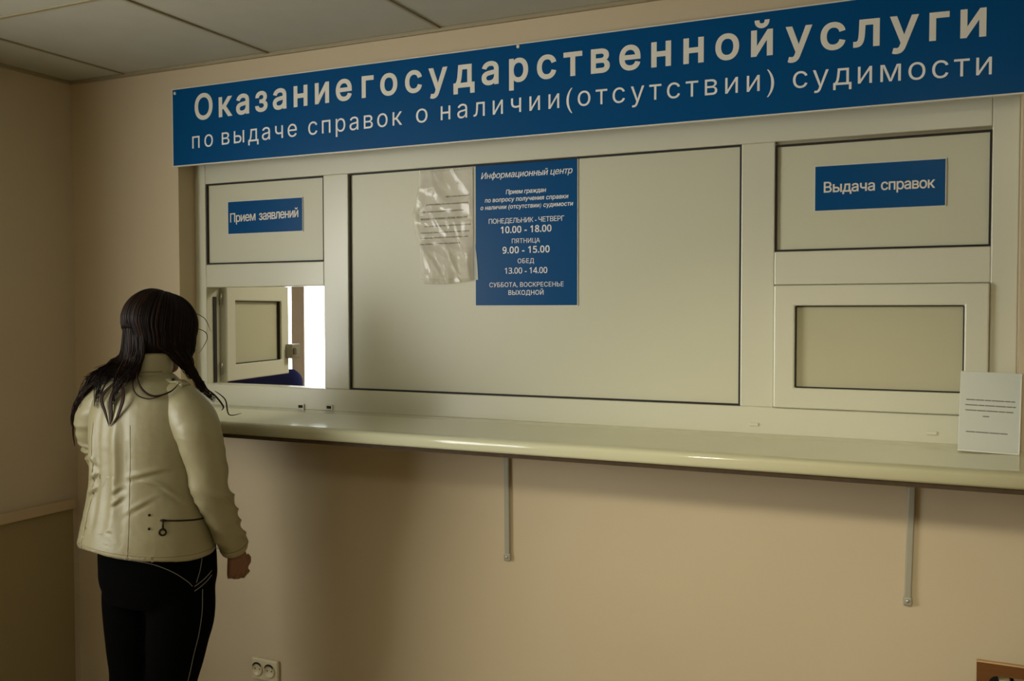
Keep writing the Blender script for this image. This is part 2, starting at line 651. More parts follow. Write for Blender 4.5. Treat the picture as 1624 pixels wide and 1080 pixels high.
FB = FY + 0.07
bm = bmesh.new()
box(bm, OX0, -2.498, FY, FB, 1.2, OZ1)                 # left post
box(bm, 0.09, OX1, FY, FB, 1.2, OZ1)                   # right post
box(bm, -2.498, 0.09, FY, FB, 2.014, OZ1)              # head
box(bm, -2.498, 0.09, FY, FB, 1.2, 1.277)              # bottom rail
box(bm, -1.968, -1.866, FY, FB, 1.277, 2.014)          # mullion beside the hatch
box(bm, -0.538, -0.446, FY, FB, 1.277, 2.014)          # mullion beside the closed hatch
box(bm, -2.498, -1.968, FY, FB, 1.634, 1.718)          # transom over the open hatch
box(bm, -0.446, 0.09, FY, FB, 1.618, 1.71)             # transom over the closed hatch
wpart('frame', bm, M['pvc'], bevel=0.003)


def infill(x0, x1, z0, z1):
    bm = bmesh.new()
    box(bm, x0 + 0.004, x1 - 0.004, FY + 0.012, FY + 0.04, z0 + 0.004, z1 - 0.004)
    p = wpart('panel', bm, M['panel'])
    bm = bmesh.new()
    ring(bm, x0, x1, z0, z1, 0.0055, FY + 0.004, FY + 0.03)
    g = obj('gasket', bm, M['gasket'], p)
    return p


infill(-2.498, -1.968, 1.718, 2.014)
infill(-1.866, -0.538, 1.277, 2.014)
infill(-0.446, 0.09, 1.71, 2.005)

# closed sash on the right
bm = bmesh.new()
mitre_ring(bm, -0.444, 0.088, 1.2785, 1.6165, 0.056, FY - 0.014, FY + 0.05)
sash = wpart('sash', bm, M['pvc'], bevel=0.004)
bm = bmesh.new()
box(bm, -0.386, 0.03, FY + 0.008, FY + 0.02, 1.336, 1.559)
obj('frosted_pane', bm, M['film'], sash)
bm = bmesh.new()
ring(bm, -0.388, 0.032, 1.3345, 1.5605, 0.003, FY - 0.002, FY + 0.012)
obj('gasket', bm, M['gasket'], sash)

# open sash, hinged on the left of the hatch and swung into the office
sm = Matrix.Translation(Vector((-2.475, 0.163, 0))) @ Matrix.Rotation(R(100.5), 4, 'Z')
SW, SZ0, SZ1 = 0.485, 1.2795, 1.648


def placed(bm):
    bmesh.ops.transform(bm, matrix=sm, verts=bm.verts)
    return bm


bm = bmesh.new()
mitre_ring(bm, 0, SW, SZ0, SZ1, 0.062, 0, 0.05)
sash = wpart('sash', placed(bm), M['pvc'], bevel=0.004)
bm = bmesh.new()
box(bm, 0.064, SW - 0.064, 0.02, 0.032, SZ0 + 0.064, SZ1 - 0.064)
obj('frosted_pane', placed(bm), M['film'], sash)
bm = bmesh.new()
ring(bm, 0.06, SW - 0.06, SZ0 + 0.06, SZ1 - 0.06, 0.005, 0.008, 0.022)
obj('gasket', placed(bm), M['gasket'], sash)
bm = bmesh.new()
box(bm, SW - 0.03, SW + 0.045, -0.03, 0.03, 1.345, 1.405)
box(bm, SW - 0.02, SW + 0.0, -0.045, -0.03, 1.36, 1.39)
obj('latch', placed(bm), M['steel'], sash, 0.004)
for z in (1.33, 1.592):
    bm = bmesh.new()
    tube(bm, [(-2.492, 0.148, z - 0.022), (-2.492, 0.148, z + 0.022)], 0.005, 10)
    obj('hinge', bm, M['steel'], sash, smooth=True)
bm = bmesh.new()
box(bm, -2.499, -2.4945, FY + 0.034, FY + 0.05, 1.279, 1.6)
wpart('seal', bm, M['gasket'])
# drain slots in the bottom rail: two dark open ones on the left, two capped on the right
for x, m_, z in ((-2.068, 'dark', 1.206), (-1.947, 'dark', 1.208)):
    bm = bmesh.new()
    box(bm, x - 0.010, x + 0.010, FY - 0.004, FY + 0.001, z - 0.002, z + 0.010)
    dcap = wpart('drain_slot', bm, M[m_])
    bm = bmesh.new()
    ring(bm, x - 0.014, x + 0.014, z - 0.004, z + 0.014, 0.004, FY - 0.006, FY)
    obj('slot_rim', bm, M['pvc'], dcap)
for x in (-0.498, -0.041):
    bm = bmesh.new()
    box(bm, x - 0.013, x + 0.013, FY - 0.005, FY, 1.222, 1.232)
    wpart('drain_cap', bm, M['pvc'], bevel=0.002)

# ================================================================= COUNTER SHELF AND BRACKETS
shelf = tag(empty('counter_shelf', (-1.0, -0.1, 1.16)), 'long glossy cream counter shelf running under the service windows', 'shelf')
bm = bmesh.new()
SX0, SX1 = -2.5, 0.75
prof = [(-0.0005, 1.2015), (-0.246, 1.1910), (-0.258, 1.1896), (-0.266, 1.1868), (-0.271, 1.182), (-0.272, 1.176), (-0.272, 1.160), (-0.269, 1.1545),
        (-0.262, 1.1525), (-0.252, 1.1530), (-0.0005, 1.1530)]
a = [bm.verts.new((SX0, p[0], p[1])) for p in prof]
b = [bm.verts.new((SX1, p[0], p[1])) for p in prof]
for k in range(len(prof)):
    n = (k + 1) % len(prof)
    bm.faces.new((a[k], a[n], b[n], b[k]))
bm.faces.new(a)
bm.faces.new(b)
# tongue into the window recess
box(bm, OX0 + 0.004, OX1 - 0.004, -0.0005, FY + 0.03, 1.153, 1.2014)
o = shift(obj('shelf_board', bm, M['shelf'], shelf), shelf.location)
for p in o.data.polygons:
    p.use_smooth = abs(p.normal.x) < 0.5 and p.area < 0.2 and p.center.y < -0.2
bm = bmesh.new()
box(bm, SX0 + 0.005, SX1 - 0.005, -0.262, -0.001, 1.1415, 1.1529)
shift(obj('chipboard_underside', bm, M['chip'], shelf), shelf.location)
for i, x in enumerate((SX0, SX1)):
    bm = bmesh.new()
    d = 0.003
    s = -1 if i == 0 else 1
    box(bm, min(x, x + s * d), max(x, x + s * d), -0.273, -0.001, 1.150, 1.190)
    shift(obj('end_cap', bm, M['pvc'], shelf, 0.001), shelf.location)


def bracket(xt, xb, zb, label):
    t = tag(empty('shelf_bracket', (xt, 0, zb)), label, 'bracket', None)
    bm = bmesh.new()
    w = 0.0085
    vs = []
    for (x, z) in ((xb, zb), (xt, 1.1415)):
        for (dx, yy) in ((-w, -0.012), (w, -0.012), (w, -0.0005), (-w, -0.0005)):
            vs.append(bm.verts.new((x + dx, yy, z)))
    for f in ((0, 1, 5, 4), (1, 2, 6, 5), (2, 3, 7, 6), (3, 0, 4, 7), (3, 2, 1, 0), (4, 5, 6, 7)):
        bm.faces.new([vs[k] for k in f])
    shift(obj('wall_leg', bm, M['bracket'], t, 0.003), t.location)
    bm = bmesh.new()
    box(bm, xt - w, xt + w, -0.22, -0.0005, 1.1315, 1.1414)
    shift(obj('shelf_leg', bm, M['bracket'], t, 0.002), t.location)
    bm = bmesh.new()
    box(bm, xb - 0.011, xb + 0.011, -0.014, -0.0005, zb - 0.01, zb + 0.012)
    shift(obj('foot_plate', bm, M['bracket'], t, 0.004), t.location)
    bm = bmesh.new()
    ellipsoid(bm, (xb, -0.0145, zb + 0.002), (0.005, 0.003, 0.005), None, 12, 8)
    shift(obj('screw', bm, M['screw'], t, smooth=True), t.location)


bracket(-1.228, -1.225, 0.79, 'slim grey steel bracket under the shelf, below the blue timetable sign')
bracket(-0.083, -0.091, 0.802, 'slim grey steel bracket under the shelf, below the closed right hatch')

# ================================================================= SIGNS
sy0, sy1 = -0.015, -0.003
sg = tag(empty('header_sign', (-1.2, sy1, 2.065)), 'long blue header sign with two lines of white lettering above the windows', 'sign')
bm = bmesh.new()
box(bm, -2.557, 0.29, sy0, sy1, 2.071, 2.344)
o = shift(obj('sign_board', bm, M['blue'], sg), sg.location)
bm = bmesh.new()
mitre_ring(bm, -2.560, 0.293, 2.068, 2.347, 0.0035, sy0 - 0.0006, sy1)
shift(obj('edge_trim', bm, M['edge'], sg), sg.location)
# heading
for wd, x0, x1, za, zb in (('Оказание', -2.45, -1.784, 2.228, 2.239), ('государственной', -1.740, -0.441, 2.240, 2.230), ('услуги', -0.402, 0.067, 2.229, 2.217)):
    bm = bmesh.new()
    lettering(bm, wd, x0, x1, za, zb, 0.087, sy0, 0.021)
    shift(obj('heading_word', bm, M['letter'], sg), sg.location)
for wd, x0, x1, za, zb in (('по', -2.466, -2.37, 2.127, 2.129), ('выдаче', -2.33, -2.004, 2.130, 2.135), ('справок', -1.957, -1.59, 2.135, 2.139), ('о', -1.539, -1.497, 2.140, 2.140),
                           ('наличии', -1.45, -1.051, 2.141, 2.143), ('(отсутствии)', -1.029, -0.434, 2.143, 2.135), ('судимости', -0.386, 0.083, 2.134, 2.121)):
    bm = bmesh.new()
    lettering(bm, wd, x0, x1, za, zb, 0.058, sy0, -0.004)
    shift(obj('subtitle_word', bm, M['letter_thin'], sg), sg.location)
for x, z in ((-2.545, 2.331), (-1.184, 2.338), (0.275, 2.331)):
    bm = bmesh.new()
    ellipsoid(bm, (x, sy0 - 0.001, z), (0.006, 0.003, 0.006), None, 12, 8)
    shift(obj('screw', bm, M['edge'], sg, smooth=True), sg.location)

PY = FY + 0.012   # face of the infill panels


def plate(name, x0, x1, z0, z1, label, cat='sign', rim=0.0):
    t = tag(empty(name, ((x0 + x1) / 2, PY, z0)), label, cat)
    bm = bmesh.new()
    box(bm, x0, x1, PY - 0.003, PY - 0.0003, z0, z1)
    shift(obj('sign_plate', bm, M['blue'], t), t.location)
    if rim:
        bm = bmesh.new()
        mitre_ring(bm, x0 - rim, x1 + rim, z0 - rim, z1 + rim, rim, PY - 0.0032, PY - 0.0003)
        shift(obj('edge_trim', bm, M['edge'], t), t.location)
    return t


t = plate('hatch_sign', -2.398, -2.064, 1.828, 1.944, 'small blue sign above the open left hatch', rim=0.002)
bm = bmesh.new()
lettering(bm, 'Прием', -2.388, -2.272, 1.870, 1.873, 0.032, PY - 0.003, 0.01)
shift(obj('printed_word', bm, M['letter'], t), t.location)
bm = bmesh.new()
lettering(bm, 'заявлений', -2.255, -2.082, 1.873, 1.877, 0.032, PY - 0.003, 0.01)
shift(obj('printed_word', bm, M['letter'], t), t.location)

t = plate('hatch_sign', -0.340, -0.017, 1.819, 1.939, 'small blue sign above the closed right hatch', rim=0.002)
bm = bmesh.new()
lettering(bm, 'Выдача', -0.317, -0.188, 1.868, 1.867, 0.028, PY - 0.003, 0.014)
shift(obj('printed_word', bm, M['letter'], t), t.location)
bm = bmesh.new()
lettering(bm, 'справок', -0.172, -0.042, 1.867, 1.866, 0.028, PY - 0.003, 0.014)
shift(obj('printed_word', bm, M['letter'], t), t.location)

t = plate('timetable_sign', -1.382, -1.034, 1.564, 2.012, 'blue timetable sign with white opening hours on the central panel', rim=0.002)
ty = PY - 0.003
DIG = {d: chr(0x1D7E2 + int(d)) for d in '0123456789'}
dg = lambda s: ''.join(DIG.get(ch, ch) for ch in s)
cx = -1.206
for s_, w_, z_, cap_, b_, sh_ in (
        ('Информационный центр', 0.312, 1.966, 0.020, 0.004, 0.2),
        ('Прием граждан', 0.137, 1.914, 0.0135, 0.012, 0.15),
        ('по вопросу получения справки', 0.285, 1.891, 0.0135, 0.012, 0.15),
        ('о наличии (отсутствии) судимости', 0.316, 1.868, 0.0135, 0.012, 0.15),
        ('ПОНЕДЕЛЬНИК - ЧЕТВЕРГ', 0.258, 1.823, 0.0155, 0.0, 0.0),
        ('ПЯТНИЦА', 0.096, 1.759, 0.0145, 0.0, 0.0),
        ('ОБЕД', 0.056, 1.696, 0.0145, 0.0, 0.0),
        ('СУББОТА, ВОСКРЕСЕНЬЕ', 0.254, 1.622, 0.0145, 0.0, 0.0),
        ('ВЫХОДНОЙ', 0.120, 1.597, 0.0145, 0.006, 0.0)):
    bm = bmesh.new()
    lettering(bm, s_, cx - w_ / 2, cx + w_ / 2, z_, z_, cap_, ty, b_, sh_, 0.0005)
    shift(obj('printed_line', bm, M['letter_thin'], t), t.location)
for s_, w_, z_, cap_, b_ in (('10.00 - 18.00', 0.172, 1.792, 0.0205, 0.02), ('9.00 - 15.00', 0.160, 1.728, 0.0205, 0.02), ('13.00 - 14.00', 0.145, 1.664, 0.0185, 0.008)):
    bm = bmesh.new()
    lettering(bm, dg(s_), cx - w_ / 2, cx + w_ / 2, z_, z_, cap_, ty, b_, 0.0, 0.0005)
    shift(obj('opening_hours', bm, M['letter_thin'], t), t.location)

# ---------------------------------------------------------------- crumpled plastic sleeve with a notice
sl = tag(empty('plastic_sleeve', (-1.48, PY, 1.64)), 'crumpled clear plastic sleeve holding a printed notice left of the blue timetable', 'document sleeve')


def sleeve_outline(v):
    """left and right x of the sleeve at height fraction v (0 bottom .. 1 top)"""
    xs = [(0, -1.567), (0.12, -1.572), (0.3, -1.580), (0.45, -1.602), (0.62, -1.612), (0.72, -1.600), (0.85, -1.590), (1, -1.588)]
    for (a, xa), (b, xb) in zip(xs[:-1], xs[1:]):
        if v <= b:
            return xa + (xb - xa) * (v - a) / (b - a), -1.386 - 0.004 * v
    return xs[-1][1], -1.39


def sleeve_relief(u, v):
    d = 0.0
    p = Vector((u * 2.6, v * 4.2, 0.3))
    # sharp creases: ridged noise along two directions
    for k, (sx, sy_, amp) in enumerate(((3.2, 1.6, 0.0055), (2.0, 4.0, 0.0045), (6.0, 3.0, 0.0022))):
        q = Vector((u * sx + v * 1.3 * (1 if k else -1), v * sy_ * 1.6 + u * 0.8, 1.7 * k + 0.4))
        d += amp * (1.0 - abs(noise.noise(q)) * 2.2)
    loose = 1.0 - 0.75 * min(1, max(0, (u - 0.55) / 0.25)) * min(1, max(0, (v - 0.28) / 0.1))   # right part lies flat
    top = 1.0 - 0.6 * min(1, max(0, (v - 0.9) / 0.1))
    edge = min(1, u / 0.06, (1 - u) / 0.05)
    d = max(0.0, d) * 1.5
    d += 0.006 * max(0.0, 1 - abs(noise.noise(Vector((u * 2.2 + v * 2.6, v * 1.4 - u * 1.1, 9.0)))) * 5.0)
    return 0.004 + d * loose * top * max(0.15, edge)


bm = bmesh.new()
NU, NV = 70, 120
grid = []
ZB, ZT = 1.640, 2.006
for j in range(NV + 1):
    v = j / NV
    xl, xr = sleeve_outline(v)
    row = []
    for i in range(NU + 1):
        u = i / NU
        z = ZB + (ZT - ZB) * v - 0.006 * math.sin(u * math.pi) * (1 - v) ** 4 + 0.01 * (u - 0.5) * (1 - v)
        row.append(bm.verts.new((xl + (xr - xl) * u, PY - 0.004 - sleeve_relief(u, v), z)))
    grid.append(row)
for j in range(NV):
    for i in range(NU):
        bm.faces.new((grid[j][i], grid[j][i + 1], grid[j + 1][i + 1], grid[j + 1][i]))
o = shift(obj('film', bm, M['plastic'], sl, smooth=True), sl.location)
so = o.modifiers.new('thick', 'SOLIDIFY')
so.thickness = 0.0004
bm = bmesh.new()
box(bm, -1.59, -1.392, PY - 0.0022, PY - 0.0004, 1.652, 2.0)
shift(obj('notice', bm, M['paper'], sl), sl.location)
rr = random.Random(4)
for k, (z, a, b) in enumerate(((1.917, -1.49, -1.405), (1.894, -1.565, -1.408), (1.871, -1.585, -1.425), (1.848, -1.585, -1.412), (1.824, -1.57, -1.398),
                               (1.803, -1.588, -1.405), (1.786, -1.588, -1.41), (1.766, -1.588, -1.44))):
    bm = bmesh.new()
    x = a
    while x < b - 0.006:
        w = min(rr.uniform(0.012, 0.034), b - x)
        h = 0.0022 if k != 3 else 0.0032
        box(bm, x, x + w, PY - 0.0027, PY - 0.0022, z - h + (x + 1.5) * 0.01, z + h + (x + 1.5) * 0.01)
        x += w + rr.uniform(0.002, 0.004)
    shift(obj('text_line', bm, M['ink'], sl), sl.location)
bm = bmesh.new()
tp = []
for z, xr in ((1.646, -1.373), (1.67, -1.374), (1.70, -1.376), (1.73, -1.379), (1.76, -1.383)):
    tp.append((bm.verts.new((-1.389, PY - 0.0042, z)), bm.verts.new((xr, PY - 0.0042, z))))
for a, b in zip(tp[:-1], tp[1:]):
    bm.faces.new((a[0], a[1], b[1], b[0]))
o = shift(obj('edge_strip', bm, M['coldpaper'], sl), sl.location)
so = o.modifiers.new('thick', 'SOLIDIFY')
so.thickness = 0.0006

# ---------------------------------------------------------------- leaflet stand on the shelf
ls = tag(empty('leaflet_stand', (0.085, -0.02, 1.2000)), 'white printed sheet in a clear stand leaning on the shelf, far right', 'leaflet stand')
tilt = Matrix.Translation(Vector((0.086, -0.045, 1.2003))) @ Matrix.Rotation(R(1.5), 4, 'Y') @ Matrix.Rotation(R(-10), 4, 'X')
LW, LH = 0.1315, 0.197


def leaf(name, dims_list, m, bevel=0.0):
    bm = bmesh.new()
    for d in dims_list:
        box(bm, *d)
    bmesh.ops.transform(bm, matrix=tilt, verts=bm.verts)
    return shift(obj(name, bm, m, ls, bevel), ls.location)


leaf('sheet', [(-LW / 2, LW / 2, 0, 0.001, 0.003, LH)], M['coldpaper'])
leaf('backing', [(-LW / 2 - 0.001, LW / 2 + 0.002, 0.0012, 0.005, 0.0, LH + 0.001)], M['edge'], 0.001)
leaf('holder_lip', [(-LW / 2 - 0.001, LW / 2 + 0.002, -0.006, -0.0005, 0.0, 0.004), (LW / 2, LW / 2 + 0.0025, -0.003, 0.001, 0, LH)], M['edge'], 0.001)
rr = random.Random(9)
for z, a, b in ((0.128, -0.052, 0.055), (0.115, -0.054, 0.057), (0.102, -0.053, 0.055), (0.0885, -0.014, 0.003), (0.049, -0.050, 0.041)):
    tl = []
    x = a
    while x < b - 0.003:
        w = min(rr.uniform(0.012, 0.03), b - x)
        tl.append((x, x + w, -0.0004, 0, z - 0.0013, z + 0.0013))
        x += w + 0.001
    leaf('text_line', tl, M['faint_ink'])

# ================================================================= SOCKET
so_ = tag(empty('wall_socket', (-2.167, 0, 0.285)), 'cream double wall socket low on the wall beside the person', 'socket')
bm = bmesh.new()
box(bm, -2.225, -2.107, -0.014, -0.0005, 0.248, 0.326)
shift(obj('cover_plate', bm, M['socket'], so_, 0.006), so_.location)
for x in (-2.196, -2.143):
    bm = bmesh.new()
    n = 28
    prof = [(0.0235, -0.0142), (0.0235, -0.019), (0.0205, -0.0195), (0.0195, -0.0145), (0.0001, -0.0143)]
    rg = [[bm.verts.new((x + r_ * math.cos(2 * math.pi * i / n), yy, 0.288 + r_ * math.sin(2 * math.pi * i / n))) for i in range(n)] for r_, yy in prof]
    for a, b in zip(rg[:-1], rg[1:]):
        for i in range(n):
            bm.faces.new((a[i], a[(i + 1) % n], b[(i + 1) % n], b[i]))
    ou = shift(obj('outlet', bm, M['socket'], so_, smooth=True), so_.location)
    bm = bmesh.new()
    for dx in (-0.0095, 0.0095):
        ellipsoid(bm, (x + dx, -0.0145, 0.288), (0.0026, 0.001, 0.0026), None, 10, 6)
    obj('pin_hole', bm, M['dark'], ou)
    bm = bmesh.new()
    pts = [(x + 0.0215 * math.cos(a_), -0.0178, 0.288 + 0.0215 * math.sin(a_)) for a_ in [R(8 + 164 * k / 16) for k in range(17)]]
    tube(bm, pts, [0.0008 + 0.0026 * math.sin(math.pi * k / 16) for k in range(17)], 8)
    obj('painted_shadow', bm, M['dark'], ou, smooth=True)  # dark arc paints the shade at the top of the well

# ================================================================= WOODEN RACK WITH BOOKLETS
rk = tag(empty('wooden_rack', (0.35, -0.06, 0)), 'dark brown wooden rack with booklets in the lower right corner', 'rack')
X0, X1, ZT = 0.067, 0.62, 0.705
YF0, YF1 = -0.110, -0.096
rad = 0.020
inner = [(X0 + 0.028, 0.05)]
for k in range(7):
    a = R(180 - 90 * k / 6)
    inner.append((X0 + 0.026 + rad + rad * math.cos(a), ZT - 0.027 - rad + rad * math.sin(a)))
for k in range(7):
    a = R(90 - 90 * k / 6)
    inner.append((X1 - 0.026 - rad + rad * math.cos(a), ZT - 0.027 - rad + rad * math.sin(a)))
inner.append((X1 - 0.028, 0.05))
outer = [(X0 + 0.003, 0.05), (X0, ZT), (X1, ZT), (X1 - 0.003, 0.05)]
bm = bmesh.new()
f1 = bm.faces.new([bm.verts.new((p[0], YF0, p[1])) for p in outer + list(reversed(inner))])
r = bmesh.ops.extrude_face_region(bm, geom=[f1])
for e in r['geom']:
    if isinstance(e, bmesh.types.BMVert):
        e.co.y = YF1
bmesh.ops.triangulate(bm, faces=[f for f in bm.faces if len(f.verts) > 4])
shift(obj('front_frame', bm, M['wood'], rk), rk.location)
shift(bx('lit_top_edge', (X0, X1, YF0, YF1, ZT + 0.0002, ZT + 0.004), M['wood_top_lit'], rk, 0.001), rk.location)
shift(bx('base', (X0 + 0.003, X1 - 0.003, YF0, -0.004, 0, 0.05), M['wood'], rk, 0.002), rk.location)
shift(bx('tray', (X0 + 0.03, X1 - 0.03, YF1 + 0.0005, -0.004, 0.40, 0.415), M['wood'], rk), rk.location)
shift(bx('dark_gap_panel', (X0 + 0.03, X1 - 0.03, -0.012, -0.004, 0.4155, 0.668), M['dark'], rk), rk.location)  # near-black board stands in for the shaded gap inside
for xs in (X0 + 0.012, X1 - 0.027):
    shift(bx('side_panel', (xs, xs + 0.015, YF1 + 0.0005, -0.004, 0.0505, 0.60), M['wood'], rk), rk.location)
book_labels = ('thin pale green booklet leaning leftmost inside the wooden rack', 'thicker pale booklet leaning second from left inside the wooden rack')
for k, (xb, lean, th, hb) in enumerate(((0.186, 16, 0.022, 0.263), (0.222, 17, 0.060, 0.251))):
    t = tag(empty('booklet', (xb, -0.054, 0.4165)), book_labels[k], 'booklet', 'booklets in the wooden rack')
    t.rotation_euler = (0, R(-lean), 0)
    bm = bmesh.new()
    box(bm, 0, 0.0012, -0.035, 0.035, 0, hb)
    box(bm, th - 0.0012, th, -0.035, 0.035, 0, hb)
    box(bm, 0.0012, th - 0.0012, -0.035, -0.0338, 0, hb)
    obj('cover', bm, M['cover'], t)
    bm = bmesh.new()
    box(bm, 0.0014, th - 0.0014, -0.0335, 0.034, 0.002, hb - 0.002)
    obj('pages', bm, M['cover_page'], t)

# ================================================================= PERSON
PX, PYY = -2.13, -0.56
person = tag(empty('person', (PX, PYY, 0)), 'person with long brown hair, cream jacket and black trousers standing at the open hatch', 'person')


def remesh(bm, voxel, smooth_it=4, fac=0.5):
    bmesh.ops.recalc_face_normals(bm, faces=bm.faces)
    me = bpy.data.meshes.new('tmp')
    bm.to_mesh(me)
    bm.free()
    o = bpy.data.objects.new('tmp', me)
    C.objects.link(o)
    md = o.modifiers.new('r', 'REMESH')
    md.mode = 'VOXEL'
    md.voxel_size = voxel
    if smooth_it:
        s = o.modifiers.new('s', 'SMOOTH')
        s.iterations = smooth_it
        s.factor = fac
    dg_ = bpy.context.evaluated_depsgraph_get()
    res = bpy.data.meshes.new_from_object(o.evaluated_get(dg_))
    bpy.data.objects.remove(o)
    bpy.data.meshes.remove(me)
    return res


def mesh_obj(name, me, m, parent):
    me.name = name
    me.materials.clear()
    me.materials.append(m)
    o = bpy.data.objects.new(name, me)
    C.objects.link(o)
    o.parent = parent
    for p in me.polygons:
        p.use_smooth = True
    return o


# arm lines (x, y, z): shoulder, mid, elbow, forearm, wrist
ARM_R = [(0.150, -0.005, 1.305), (0.205, -0.012, 1.20), (0.226, 0.012, 1.04), (0.222, 0.070, 0.93), (0.214, 0.115, 0.852)]
ARM_L = [(-0.150, -0.005, 1.305), (-0.205, -0.005, 1.21), (-0.215, 0.045, 1.10), (-0.165, 0.125, 1.150), (-0.095, 0.170, 1.195)]
LEG = Matrix.Translation(Vector((0.017, 0.020, 0)))

# --- head frame: nods forward and turns a little to the right
HC = Vector((0.0, 0.054, 1.482))
HT = Matrix.Translation(HC) @ Matrix.Rotation(R(-10), 4, 'Z') @ Matrix.Rotation(R(-16), 4, 'X')

bm = bmesh.new()
loft(bm, [(0, 0.0, 0.76, 0.13, 0.10), (0, 0, 0.84, 0.165, 0.125), (0, 0, 0.95, 0.145, 0.105), (0, 0, 1.05, 0.135, 0.095), (0, 0.005, 1.18, 0.15, 0.105),
          (0, 0, 1.27, 0.135, 0.085), (0, 0.0, 1.315, 0.085, 0.062), (0, 0.005, 1.35, 0.052, 0.05)], 4, 32)
limb(bm, [(0, 0.0, 1.32, 0.055), (0, 0.012, 1.38, 0.05), (0, 0.035, 1.45, 0.052)], 4, 20)
# skull, face, jaw
ellipsoid(bm, HT @ Vector((0, -0.012, 0.02)), (0.072, 0.09, 0.088), HT.to_3x3(), 28, 18)
ellipsoid(bm, HT @ Vector((0, 0.028, -0.035)), (0.058, 0.062, 0.075), HT.to_3x3(), 24, 16)
ellipsoid(bm, HT @ Vector((0, 0.05, -0.088)), (0.032, 0.03, 0.022), HT.to_3x3(), 20, 12)
limb(bm, [tuple(HT @ Vector((0, 0.082, 0.0))) + (0.009,), tuple(HT @ Vector((0, 0.093, -0.022))) + (0.011,), tuple(HT @ Vector((0, 0.100, -0.037))) + (0.0125,)], 4, 12)
for s in (-1, 1):
    ellipsoid(bm, HT @ Vector((s * 0.011, 0.088, -0.04)), (0.009, 0.010, 0.008), HT.to_3x3(), 12, 8)
    ellipsoid(bm, HT @ Vector((s * 0.028, 0.078, 0.014)), (0.022, 0.010, 0.007), HT.to_3x3(), 12, 8)
    ellipsoid(bm, HT @ Vector((s * 0.036, 0.064, -0.03)), (0.022, 0.02, 0.02), HT.to_3x3(), 12, 8)
    ellipsoid(bm, HT @ Vector((s * 0.073, -0.012, -0.018)), (0.008, 0.018, 0.03), HT.to_3x3(), 12, 8)
ellipsoid(bm, HT @ Vector((0, 0.083, -0.062)), (0.022, 0.011, 0.0055), HT.to_3x3(), 14, 8)
ellipsoid(bm, HT @ Vector((0, 0.080, -0.072)), (0.019, 0.011, 0.0065), HT.to_3x3(), 14, 8)
# arms
limb(bm, [(0.145, -0.005, 1.285, 0.046), ARM_R[1] + (0.044,), ARM_R[2] + (0.036,), ARM_R[3] + (0.034,), ARM_R[4] + (0.024,), (0.211, 0.128, 0.832, 0.022)], 5, 18)
limb(bm, [(-0.145, -0.005, 1.285, 0.046), ARM_L[1] + (0.044,), ARM_L[2] + (0.036,), ARM_L[3] + (0.033,), ARM_L[4] + (0.024,), (-0.070, 0.180, 1.206, 0.021)], 5, 18)
# right hand: hanging, loosely closed; palm turned to the thigh
W = Vector((0.211, 0.130, 0.832))
dn = Vector((-0.06, 0.16, -0.985)).normalized()           # along the hand
inn = Vector((-1, 0.12, 0.04)).normalized()               # palm side
inn = (inn - dn * inn.dot(dn)).normalized()
fwd = dn.cross(inn)                                       # towards the little finger or thumb
if fwd.y < 0:
    fwd = -fwd
for k, off in enumerate((0.027, 0.009, -0.009, -0.026)):
    L = (0.066, 0.069, 0.066, 0.060)[k]
    limb(bm, [tuple(W + fwd * off * 0.55) + (0.014,), tuple(W + dn * L * 0.5 + fwd * off * 0.85 - inn * 0.003) + (0.0135,), tuple(W + dn * L + fwd * off) + (0.0115,)], 4, 12)
    kn = W + dn * L + fwd * off
    f = (1.0, 1.08, 1.0, 0.84)[k]
    p1 = kn + (dn * 0.55 + inn * 0.83).normalized() * 0.036 * f
    p2 = p1 + (dn * -0.6 + inn * 0.72).normalized() * 0.022 * f
    p3 = p2 + (dn * -0.95 - inn * 0.2).normalized() * 0.018 * f
    limb(bm, [tuple(kn) + (0.0105,), tuple(kn.lerp(p1, .5) + dn * 0.003) + (0.0098,), tuple(p1) + (0.0092,), tuple(p2) + (0.0085,), tuple(p3) + (0.0072,)], 4, 12)
tb = W + dn * 0.02 + fwd * 0.022 + inn * 0.012
limb(bm, [tuple(tb) + (0.013,), tuple(tb + dn * 0.028 + fwd * 0.014 + inn * 0.016) + (0.0115,), tuple(tb + dn * 0.05 + fwd * 0.008 + inn * 0.028) + (0.0098,),
          tuple(tb + dn * 0.062 - fwd * 0.008 + inn * 0.034) + (0.008,)], 4, 12)
# left hand: held in front of the chest, fingers slightly bent
W = Vector((-0.062, 0.183, 1.209))
dn = Vector((0.93, 0.16, 0.33)).normalized()
side = Vector((-0.33, 0.0, 0.93)).normalized()              # towards the thumb
for k, off in enumerate((0.027, 0.009, -0.009, -0.026)):
    L = (0.072, 0.076, 0.072, 0.064)[k]
    limb(bm, [tuple(W + side * off * 0.6) + (0.0145,), tuple(W + dn * L + side * off) + (0.0115,)], 4, 12)
    kn = W + dn * L + side * off
    f = (0.95, 1.05, 1.0, 0.78)[k]
    d2 = (dn + Vector((0, -0.25, 0)) + side * off * 2).normalized()
    p1 = kn + d2 * 0.034 * f
    p2 = p1 + (d2 + Vector((0, -0.55, 0))).normalized() * 0.024 * f
    p3 = p2 + (d2 + Vector((0, -0.8, 0))).normalized() * 0.018 * f
    limb(bm, [tuple(kn) + (0.0105,), tuple(p1) + (0.0092,), tuple(p2) + (0.0083,), tuple(p3) + (0.0068,)], 4, 12)
tb = W + dn * 0.018 + side * 0.024
limb(bm, [tuple(tb) + (0.013,), tuple(tb + dn * 0.026 + side * 0.022 + Vector((0, -0.006, 0))) + (0.011,), tuple(tb + dn * 0.055 + side * 0.028 + Vector((0, -0.014, 0))) + (0.0085,)], 4, 12)
